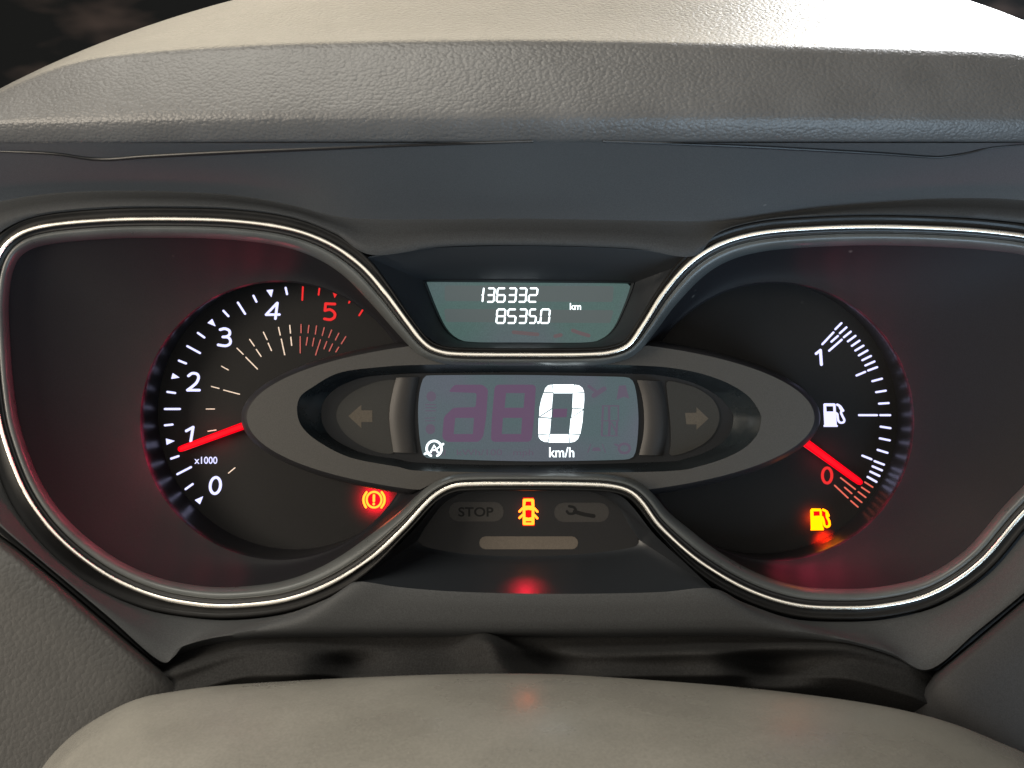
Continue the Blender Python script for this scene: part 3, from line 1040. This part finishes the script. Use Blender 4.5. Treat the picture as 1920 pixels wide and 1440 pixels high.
for st in ([(810, 505), (1020, 525)], [(1175, 540), (1225, 530)], [(1330, 490), (1400, 515), (1470, 535)]):
    v, f = strokes([(ZT(st), 7, False)], TY, 0.04)
    link('unlit_symbol', v, f, M['lcdred'], trip)

SEGS = {'a': ((0, 0), (1, 0)), 'b': ((1, 0), (1, .5)), 'c': ((1, .5), (1, 1)), 'd': ((0, 1), (1, 1)), 'e': ((0, .5), (0, 1)), 'f': ((0, 0), (0, .5)), 'g': ((0, .5), (1, .5))}
DIG = {'0': 'abcdef', '1': 'bc', '2': 'abged', '3': 'abgcd', '5': 'afgcd', '6': 'afgedc', '8': 'abcdefg'}


def seven(ch, x0, x1, y0, y1, w=3.3):
    b = Bag()
    k = 0
    for s in DIG[ch]:
        (ax, ay), (bx, by) = SEGS[s]
        q = []
        m = w / 2
        for (ux, uy), (ox, oy) in (((ax, ay), (bx, by)), ((bx, by), (ax, ay))):
            px = x0 + m + (x1 - x0 - w) * ux
            py = y0 + m + (y1 - y0 - w) * uy
            dx, dy = ox - ux, oy - uy
            l = math.hypot(dx, dy)
            px += dx / l * 2.2
            py += dy / l * 2.2
            px += (0.5 - uy) * 2.0          # lean
            q.append((px, py))
        b.add(plate(ribbon(q, w), TY, 0.15))
    return b


for ch, xa, xb in (('1', 530, 556), ('3', 572, 648), ('6', 658, 742), ('3', 758, 838), ('3', 848, 928), ('2', 938, 1024)):
    if ch == '1':
        v, f = strokes([(ZT([(548, 122), (543, 172)]), 3.2, False), (ZT([(541, 190), (537, 232)]), 3.2, False), (ZT([(532, 178), (540, 182)]), 2, False)], TY, 0.15)
        link('lit_digit', v, f, M['digit'], trip)
        continue
    (x0, y0), (x1, y1) = ZT([(xa, 112)])[0], ZT([(xb, 246)])[0]
    b = seven(ch, x0, x1, y0, y1)
    link('lit_digit', b.v, b.f, M['digit'], trip)
for ch, xa, xb in (('8', 655, 742), ('5', 752, 836), ('3', 850, 930), ('5', 942, 1014), ('0', 1042, 1132)):
    (x0, y0), (x1, y1) = ZT([(xa, 297)])[0], ZT([(xb, 432)])[0]
    b = seven(ch, x0, x1, y0, y1)
    link('lit_digit', b.v, b.f, M['digit'], trip)
v, f = plate(ellipse(*ZT([(1028, 420)])[0], 2.4, 2.4, 12), TY, 0.15)
link('decimal_point', v, f, M['digit'], trip)
text('distance_unit', 'km', 1079, 574.5, 12.5, TY, M['digit'], trip, bold=0.015, w_px=21)

# ------------------------------------------------------------------ warning lamp recess below the waist
top_o = cat([(668, 1091), (715, 1052), (772, 998), (808, 955), (830, 932), (860, 919), (900, 917), (985, 916), (1080, 917), (1130, 920), (1165, 931), (1190, 955), (1228, 1003), (1280, 1052), (1335, 1103)], 100)
bot_o = cat([(1335, 1103), (1240, 1110), (1120, 1113), (985, 1113), (850, 1109), (750, 1101), (668, 1091)], 60)[1:-1]
top_i = cat([(783, 1014), (800, 985), (826, 950), (850, 929), (880, 921), (900, 919), (985, 918), (1080, 919), (1110, 922), (1142, 934), (1160, 950), (1180, 985), (1198, 1012)], 100)
bot_i = cat([(1198, 1012), (1186, 1026), (1100, 1038), (985, 1043), (880, 1039), (800, 1026), (783, 1014)], 60)[1:-1]
W_OUT, W_IN = top_o + bot_o, top_i + bot_i
WY = 13.0


def wrow(t, y_in, y_out_top, y_out_bot):
    out = []
    for i, (a, b) in enumerate(zip(W_OUT, W_IN)):
        px = (a[0] + (b[0] - a[0]) * t, a[1] + (b[1] - a[1]) * t)
        fr = smoothstep(930, 1095, a[1])
        y0 = y_out_top + (y_out_bot - y_out_top) * fr
        out.append(P(px[0], px[1], y0 + (y_in - y0) * t))
    return out


rows = [wrow(0, WY, 1.0, -13), wrow(0.05, WY, 1.0, -12.6), wrow(0.5, WY, 1.5, -11.5), wrow(0.86, WY, 2, -11), wrow(0.93, WY + 0.8, 2, -11), wrow(1.0, WY, 2, -11)]
v, f = loft(rows, closed=True)
link('warning_recess', v, f, M['recess'], cluster, smooth=True, auto=35)
v, f = plate([W_IN[i] for i in range(0, len(W_IN), 2)], WY + 0.5, 0.5)
warn = link('warning_panel', v, f, M['warn'], cluster)
ZW = lambda p: zm(p, 640, 880, 2.743)


def pill(x0, y0, x1, y1, mat, r=None):
    (ax, ay), (bx, by) = ZW([(x0, y0)])[0], ZW([(x1, y1)])[0]
    h = by - ay
    return plate(ribbon([(ax + h / 2, ay + h / 2), ((ax + bx) / 2, ay + h / 2), (bx - h / 2, ay + h / 2)], h), WY, 0.12)


v, f = pill(553, 168, 836, 268, None)
stop = link('stop_lamp', v, f, M['pill'], warn)
text('stop_caption', 'STOP', *ZW([(692, 219)])[0], 18, WY - 0.12, M['pillprint'], warn, bold=0.02, w_px=66, t=0.03)
v, f = pill(1094, 172, 1378, 271, None)
link('service_lamp', v, f, M['pill'], warn)
v, f = pill(709, 345, 1218, 411, None)
link('light_bar', v, f, M['bar'], warn)
b = Bag()
b.add(strokes([(ZW([(1200, 218), (1250, 232), (1298, 240)]), 7.5, False)], WY - 0.12, 0.03))
b.add(strokes([(ZW([(1172, 190), (1196, 196), (1206, 212), (1196, 226), (1172, 228), (1160, 216)]), 5.0, False)], WY - 0.12, 0.06))
link('wrench_symbol', b.v, b.f, M['pillprint'], warn)
ZC = lambda p: zm(p, 940, 910, 16)
b = Bag()
b.add(plate(round_poly(ZC([(648, 400), (980, 400), (992, 600), (992, 1192), (642, 1192), (640, 600)]), 3.2), WY, 0.3,
            [ZC([(735, 485), (893, 485), (905, 612), (718, 612)]), ZC([(720, 752), (812, 735), (910, 752), (906, 955), (812, 976), (724, 955)]), ZC([(732, 1074), (905, 1074), (900, 1116), (736, 1116)])]))
b.add(strokes([(ZC([(640, 690), (545, 785)]), 4.2, False), (ZC([(990, 690), (1080, 790)]), 4.2, False), (ZC([(640, 890), (545, 978)]), 4.2, False), (ZC([(990, 890), (1078, 988)]), 4.2, False)], WY, 0.32))
o = link('open_door_lamp', b.v, b.f, M['yellow'], warn)
o['label'] = 'glowing car symbol with open doors'
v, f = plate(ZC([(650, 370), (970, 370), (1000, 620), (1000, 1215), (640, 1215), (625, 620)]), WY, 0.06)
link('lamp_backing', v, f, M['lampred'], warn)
lamp('open_door_light', 990, 960, WY - 3.5, 0.0022, (1.0, 0.006, 0.02), parent=warn)
lamp('open_door_spill_light', 987, 1030, -3.0, 0.028, (1.0, 0.004, 0.04), 2.0, parent=warn, aim=(0, -0.3, -1), cone=80)  # unseen spot added for the symbol's red reflection on the shelf

# ------------------------------------------------------------------ surround of the cluster (dark plastic)
surround = thing('cluster_surround', 'smooth dark grey plastic surround framing the instrument cluster under the hood', 'dashboard panel', (0, -0.01, -0.09))
PER = 10
#          left outside ............................... over left pod ........................... middle ................................. over right pod ............... right outside
B_TOP = [(-44, 660), (-48, 560), (-34, 478), (5, 432), (75, 404), (200, 391), (330, 389), (445, 393), (548, 408), (628, 438), (698, 478), (830, 463), (985, 460), (1180, 466), (1297, 481), (1345, 438), (1422, 415), (1530, 406), (1640, 403), (1765, 406), (1870, 413), (1955, 427), (2035, 470), (2092, 620)]
B_Y = [0] * 24
T_TOP = [(-330, 660), (-300, 530), (-190, 440), (-80, 398), (40, 370), (150, 359), (300, 358), (440, 366), (545, 384), (625, 404), (700, 411), (830, 411), (985, 410), (1180, 413), (1300, 415), (1380, 413), (1460, 402), (1540, 390), (1650, 379), (1770, 372), (1900, 374), (2010, 392), (2120, 450), (2250, 620)]
T_Y = [2.0] * 24
E_TOP = [(-420, 560), (-420, 420), (-330, 330), (-160, 290), (0, 272), (150, 270), (300, 270), (440, 270), (545, 269), (625, 268), (700, 268), (830, 267), (985, 266), (1180, 266), (1300, 266), (1380, 266), (1460, 266), (1540, 266), (1650, 266), (1770, 266), (1900, 266), (2050, 280), (2200, 330), (2320, 560)]
E_Y = [-58 + min(50, 24 * ((a - 980) / 960) ** 2) for a, b in E_TOP]


def row3(ctrl, ys):
    return [P(*q) for q in catk([(a, b, y) for (a, b), y in zip(ctrl, ys)], PER)]


def mixc(A, AY, B, BY, t, bulge=0.0):
    return row3([(a[0] + (b[0] - a[0]) * t, a[1] + (b[1] - a[1]) * t) for a, b in zip(A, B)], [p + (q - p) * t + bulge for p, q in zip(AY, BY)])


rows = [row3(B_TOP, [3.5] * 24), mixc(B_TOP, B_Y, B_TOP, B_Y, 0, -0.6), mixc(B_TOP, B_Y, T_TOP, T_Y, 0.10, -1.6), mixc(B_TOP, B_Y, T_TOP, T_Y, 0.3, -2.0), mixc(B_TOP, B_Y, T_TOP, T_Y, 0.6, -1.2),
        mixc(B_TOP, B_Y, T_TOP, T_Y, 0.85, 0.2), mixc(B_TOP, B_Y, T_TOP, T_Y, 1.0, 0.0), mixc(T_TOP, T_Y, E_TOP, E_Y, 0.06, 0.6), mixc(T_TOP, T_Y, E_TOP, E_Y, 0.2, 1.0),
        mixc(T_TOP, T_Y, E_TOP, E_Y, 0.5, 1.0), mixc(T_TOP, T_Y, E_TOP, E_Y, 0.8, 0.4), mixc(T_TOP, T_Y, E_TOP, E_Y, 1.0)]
v, f = loft(rows[:7])
link('upper_panel', v, f, M['surround'], surround, smooth=True, auto=55)
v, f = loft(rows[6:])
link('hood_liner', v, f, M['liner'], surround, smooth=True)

B_BOT = [(-44, 640), (-36, 740), (-20, 830), (16, 935), (80, 1022), (170, 1096), (270, 1142), (370, 1160), (455, 1162), (548, 1148), (632, 1114), (668, 1091), (750, 1101), (850, 1109), (985, 1113), (1120, 1113), (1240, 1110), (1335, 1103), (1395, 1130), (1485, 1160), (1580, 1166), (1670, 1160), (1765, 1134), (1855, 1076), (1930, 990), (2005, 905), (2068, 800), (2090, 620)]
B_BY = [0, 0, 0, 0, 0, 0, 0, 0, 0, -1, -6, -13, -13, -13, -13, -13, -13, -13, -6, -1, 0, 0, 0, 0, 0, 0, 0, 0]
G_BOT = [(-330, 640), (-300, 760), (-200, 850), (-70, 925), (20, 1003), (100, 1070), (200, 1153), (302, 1240), (335, 1215), (400, 1196), (480, 1187), (560, 1184), (650, 1183), (800, 1183), (985, 1184), (1150, 1184), (1300, 1182), (1420, 1183), (1510, 1190), (1590, 1201), (1670, 1224), (1742, 1255), (1830, 1185), (1900, 1128), (1975, 1065), (2080, 980), (2200, 860), (2280, 620)]
G_BY = [-8, -8, -9, -10, -11, -12, -13, -14, -13, -12] + [-12] * 9 + [-13, -13, -14, -13, -12, -11, -10, -9, -8]
U_BOT = [(a, b + (13 if 7 < i < 21 else 5)) for i, (a, b) in enumerate(G_BOT)]
U_BY = [q + 9 for q in G_BY]


def row3b(ctrl, ys):
    return [P(*q) for q in catk([(a, b, y) for (a, b), y in zip(ctrl, ys)], PER)]


rows = [row3(B_BOT, [q + 4 for q in B_BY]), row3(B_BOT, [q - 0.5 for q in B_BY]), mixc(B_BOT, B_BY, G_BOT, G_BY, 0.08, -1.2), mixc(B_BOT, B_BY, G_BOT, G_BY, 0.35, -1.6), mixc(B_BOT, B_BY, G_BOT, G_BY, 0.7, -1.4),
        mixc(B_BOT, B_BY, G_BOT, G_BY, 0.9, -1.0), mixc(B_BOT, B_BY, G_BOT, G_BY, 1.0, 0.0), mixc(G_BOT, G_BY, U_BOT, U_BY, 0.5, -1.2), row3(U_BOT, U_BY), row3([(a, b + 8) for a, b in U_BOT], [q + 8 for q in U_BY])]
v, f = loft(rows)
link('lower_panel', v, f, M['surround'], surround, smooth=True, auto=60)


# loose edge of the liner under the hood, left and right
def roof_y(py, px=980):
    b_ = min(46, 24 * ((px - 980) / 960) ** 2)
    return -58 + b_ + (py - 268) * (60 - b_) / 105


for pts, ra in (([(-60, 283), (40, 285), (110, 289), (165, 297), (210, 298), (270, 293), (400, 286), (560, 279), (720, 273), (880, 269), (1000, 266)], 4.6),
                ([(1130, 266), (1250, 269), (1400, 274), (1540, 281), (1660, 288), (1740, 294), (1770, 294), (1810, 288), (1860, 277), (1940, 270)], 3.8)):
    pp = cat(pts, 60)
    n = len(pp)
    path = [P(a, b, roof_y(b, a) - 0.6) for a, b in pp]
    v, f = tube(path, [ra * K * (0.25 + 0.75 * math.sin(math.pi * min(1, (i + 2) / n * 1.0))) for i in range(n)], 8)
    link('liner_gasket', v, f, M['groove'], surround, smooth=True)
    # strip of liner hanging in front of the gasket
    r0 = [P(a, min(b, 268), roof_y(267, a) - 1) for a, b in pp]
    r1 = [P(a, (b + 267) / 2 - 1, roof_y((b + 267) / 2, a) - 1.6) for a, b in pp]
    r2 = [P(a, b - 2.5, roof_y(b, a) - 1.4) for a, b in pp]
    v, f = loft([r0, r1, r2])
    link('liner_strip', v, f, M['liner'], surround, smooth=True)

# ------------------------------------------------------------------ hood over the cluster (grained skin)
XS = [-420 + 55 * i for i in range(52)]


def arch(x):
    ctrl = [(-420, 420), (-260, 312), (-120, 232), (0, 164), (120, 107), (240, 60), (340, 27), (430, 0), (600, -38), (800, -66), (1000, -82), (1200, -84), (1400, -74), (1600, -50), (1740, -22), (1830, 2), (1920, 38), (2050, 92), (2250, 190), (2440, 300)]
    for (a, b), (c, d) in zip(ctrl, ctrl[1:]):
        if a <= x <= c:
            return b + (d - b) * (x - a) / (c - a)
    return ctrl[-1][1]


def crease(x):
    ctrl = [(-420, 330), (-100, 210), (0, 168), (90, 122), (180, 103), (330, 90), (480, 81), (700, 75), (960, 72), (1200, 75), (1400, 80), (1600, 86), (1800, 91), (1920, 96), (2100, 130), (2440, 330)]
    for (a, b), (c, d) in zip(ctrl, ctrl[1:]):
        if a <= x <= c:
            return b + (d - b) * (x - a) / (c - a)
    return ctrl[-1][1]


def smooth_list(vals, k=3):
    for _ in range(k):
        vals = [vals[0]] + [(a + 2 * b + c) / 4 for a, b, c in zip(vals, vals[1:], vals[2:])] + [vals[-1]]
    return vals


AR = smooth_list([arch(x) for x in XS], 2)
CRE = smooth_list([max(crease(x), arch(x) + 6) for x in XS], 2)
HB = [267 + 3 * smoothstep(600, 0, x) + 0.00035 * max(0, -x) ** 2 + 0.0003 * max(0, x - 2000) ** 2 for x in XS]
HC = [218 + 9 * smoothstep(500, 0, x) + 3 * smoothstep(1400, 1900, x) + 0.0005 * max(0, -x) ** 2 + 0.0005 * max(0, x - 2000) ** 2 for x in XS]
HC = [max(c, a + 8) for c, a in zip(HC, CRE)]
HB = [max(b_, c + 6) for b_, c in zip(HB, HC)]


def bow(x):
    return min(46, 24 * ((x - 980) / 960) ** 2)


def hrow(ys, depth):
    dens = cat([(x, y) for x, y in zip(XS, ys)], 150)
    return [P(a, b, depth + bow(a) * (1 if depth < -20 else 0.5)) for a, b in dens]


def mixl(A, B, t):
    return [a + (b - a) * t for a, b in zip(A, B)]


rows = [hrow([b_ - 3 for b_ in HB], -50), hrow(HB, -57), hrow([b_ - 1.5 for b_ in HB], -59.5), hrow(mixl(HB, HC, 0.15), -61), hrow(mixl(HB, HC, 0.55), -63.5), hrow(mixl(HB, HC, 0.85), -65), hrow(HC, -65.3),
        hrow(mixl(HC, CRE, 0.1), -64.9), hrow(mixl(HC, CRE, 0.3), -63.6), hrow(mixl(HC, CRE, 0.6), -61.0), hrow(mixl(HC, CRE, 0.88), -58.2), hrow(mixl(HC, CRE, 0.96), -57.0), hrow(CRE, -54.5), hrow(mixl(CRE, AR, 0.03), -51.5), hrow(mixl(CRE, AR, 0.1), -45),
        hrow(mixl(CRE, AR, 0.3), -29), hrow(mixl(CRE, AR, 0.6), -8), hrow(mixl(CRE, AR, 0.85), 12), hrow(mixl(CRE, AR, 0.97), 28), hrow(AR, 38), hrow([a + 6 for a in AR], 52), hrow([a + 40 for a in AR], 66), hrow([a + 180 for a in AR], 80)]
v, f = loft(rows)
hood = link('instrument_hood', v, f, M['hood'], None, smooth=True)
tag(hood, 'grained leather-like hood arching above the instrument cluster', 'dashboard hood')

# ------------------------------------------------------------------ side panels of the dashboard
def side_panel(name, label, rows_ctrl):
    rows = [[P(*q) for q in cat(r, 40)] for r in rows_ctrl]
    v, f = loft(rows)
    o = link(name, v, f, M['side'], None, smooth=True)
    return tag(o, label, 'dashboard panel')


ledge = [(-420, 700, -10), (-260, 850, -11), (-90, 958, -13), (8, 1022, -15), (90, 1087, -16), (185, 1168, -17), (285, 1252, -18), (330, 1290, -16), (400, 1360, -10), (480, 1450, -4)]
side_panel('knee_panel', 'grey grained dashboard panel left of the steering column, lower left corner', [
    [(a + 7, b - 9, y + 14) for a, b, y in ledge], [(a + 3, b - 4, y + 3) for a, b, y in ledge], [(a, b, y) for a, b, y in ledge], [(a - 8, b + 12, y - 2) for a, b, y in ledge],
    [(a - 45, b + 60, y - 5) for a, b, y in ledge], [(a - 120, b + 150, y - 10) for a, b, y in ledge], [(a - 240, b + 320, y - 20) for a, b, y in ledge], [(a - 330, b + 520, y - 30) for a, b, y in ledge]])
redge = [(2440, 760, -10), (2250, 890, -11), (2090, 1000, -13), (1990, 1078, -15), (1922, 1134, -16), (1840, 1203, -17), (1762, 1268, -18), (1735, 1300, -15), (1690, 1380, -8), (1640, 1460, -2)]
o = side_panel('knee_panel', 'dark smooth dashboard panel right of the steering column, lower right corner', [
    [(a - 7, b - 9, y + 14) for a, b, y in redge], [(a - 3, b - 4, y + 3) for a, b, y in redge], [(a, b, y) for a, b, y in redge], [(a + 8, b + 12, y - 2) for a, b, y in redge],
    [(a + 45, b + 60, y - 5) for a, b, y in redge], [(a + 120, b + 150, y - 10) for a, b, y in redge], [(a + 240, b + 320, y - 20) for a, b, y in redge], [(a + 330, b + 520, y - 30) for a, b, y in redge]])
o.data.materials[0] = material('knee_plastic', (0.022, 0.022, 0.023), 0.62, spec=0.2, grain=0.18, bump=0.12)

# ------------------------------------------------------------------ crumpled cloth gaiter
def gaiter_point(u, t):
    x = 190 + 1720 * u
    y = 1186 + 150 * t + 36 * smoothstep(480, 300, x) + 50 * smoothstep(1560, 1800, x)
    Y = -3 - 30 * min(t, 0.55) + 40 * max(0, t - 0.55)
    amp = math.sin(math.pi * min(1, 0.15 + t)) 
    w = 0
    w += -15.0 * math.exp(-((x - 900 - 90 * t) / (26 + 70 * t)) ** 2) * smoothstep(0.0, 0.2, t)      # upright fold
    w += 11.0 * math.exp(-((x - 985 - 90 * t) / (34 + 50 * t)) ** 2) * smoothstep(0.05, 0.35, t)
    w += 11.0 * math.exp(-((x - 665 + 20 * t) / 62) ** 2) * smoothstep(0.15, 0.45, t)
    w += -7.0 * math.exp(-((x - 560) / 80) ** 2) * smoothstep(0.0, 0.3, t)
    w += -9.0 * math.exp(-((x - 1330 - 60 * t) / 60) ** 2) * smoothstep(0.05, 0.4, t)
    w += 14.0 * math.exp(-((x - 1440) / 90) ** 2) * smoothstep(0.12, 0.45, t)
    w += -7.0 * math.exp(-((t - 0.22 - 0.05 * math.sin(x / 150)) / 0.09) ** 2) * (0.5 + 0.5 * math.sin(x / 210 + 1.2))
    w += 1.8 * math.sin(x / 70 + 3 * t) * t
    y -= 14 * math.exp(-((x - 905) / 50) ** 2) * (1 - smoothstep(0.0, 0.5, t)) * (1 if t > 0.02 else 0.4)
    y += 6 * math.sin(x / 120) * (1 - t) * t * 4 * 0.4
    y += 60 * smoothstep(1700, 1900, x) + 50 * smoothstep(330, 200, x)
    Y += 14 * smoothstep(1700, 1850, x) + 14 * smoothstep(340, 220, x)
    return P(x, y, Y + w * (1 - smoothstep(0.5, 0.72, t)))


rows = [[gaiter_point(i / 180, t / 40) for i in range(181)] for t in range(41)]
v, f = loft(rows)
g = link('column_gaiter', v, f, M['gaiter'], None, smooth=True)
tag(g, 'black crumpled cloth gaiter between the cluster and the steering column cover', 'gaiter')

# ------------------------------------------------------------------ steering column cover
back = [(-30, 1900), (-5, 1680), (20, 1560), (70, 1455), (110, 1402), (165, 1357), (250, 1313), (330, 1296), (420, 1285), (560, 1276), (700, 1269), (850, 1264), (960, 1263), (1080, 1266), (1300, 1281), (1450, 1295), (1590, 1313), (1700, 1333), (1790, 1358), (1870, 1390), (1940, 1425), (2010, 1500), (2050, 1680), (2070, 1900)]


def crow(dy, y, sx=1.0, arc=0.0):
    c = cat(back, 160)
    out = []
    for i, (a, b) in enumerate(c):
        s = i / 159
        out.append(P(980 + (a - 980) * sx, b + dy + arc * math.sin(math.pi * s), y))
    return out


rows = [crow(420, -20), crow(40, -26), crow(14, -32), crow(3, -37), crow(0, -40), crow(2, -44), crow(8, -50), crow(22, -58), crow(44, -68, 1.005), crow(75, -80, 1.01), crow(120, -94, 1.02), crow(180, -108, 1.03), crow(260, -122, 1.05), crow(380, -134, 1.08), crow(520, -140, 1.1), crow(1300, -142, 1.1)]
v, f = loft(rows)
c = link('steering_column_cover', v, f, M['shroud'], None, smooth=True)
tag(c, 'beige-grey dusty plastic steering column cover at the bottom edge', 'column cover')

# ------------------------------------------------------------------ dark blurred view behind the hood, housing behind the dials
zb = 0.42
v = [(-0.75, zb, -0.25), (0.75, zb, -0.25), (0.75, zb + 0.25, 0.9), (-0.75, zb + 0.25, 0.9)]
b = link('windscreen', v, [(0, 1, 2, 3)], M['gloom'], None)
b['kind'] = 'structure'
v, f = plate([(-60, 380), (1990, 380), (1990, 1160), (-60, 1160)], 60, 2)
link('housing', v, f, M['groove'], cluster)
v, f = plate([(60, 1150), (1980, 1150), (1980, 1700), (60, 1700)], 34, 2)
link('lower_blackout', v, f, M['groove'], surround)  # black sheet added to darken the gap around the gaiter
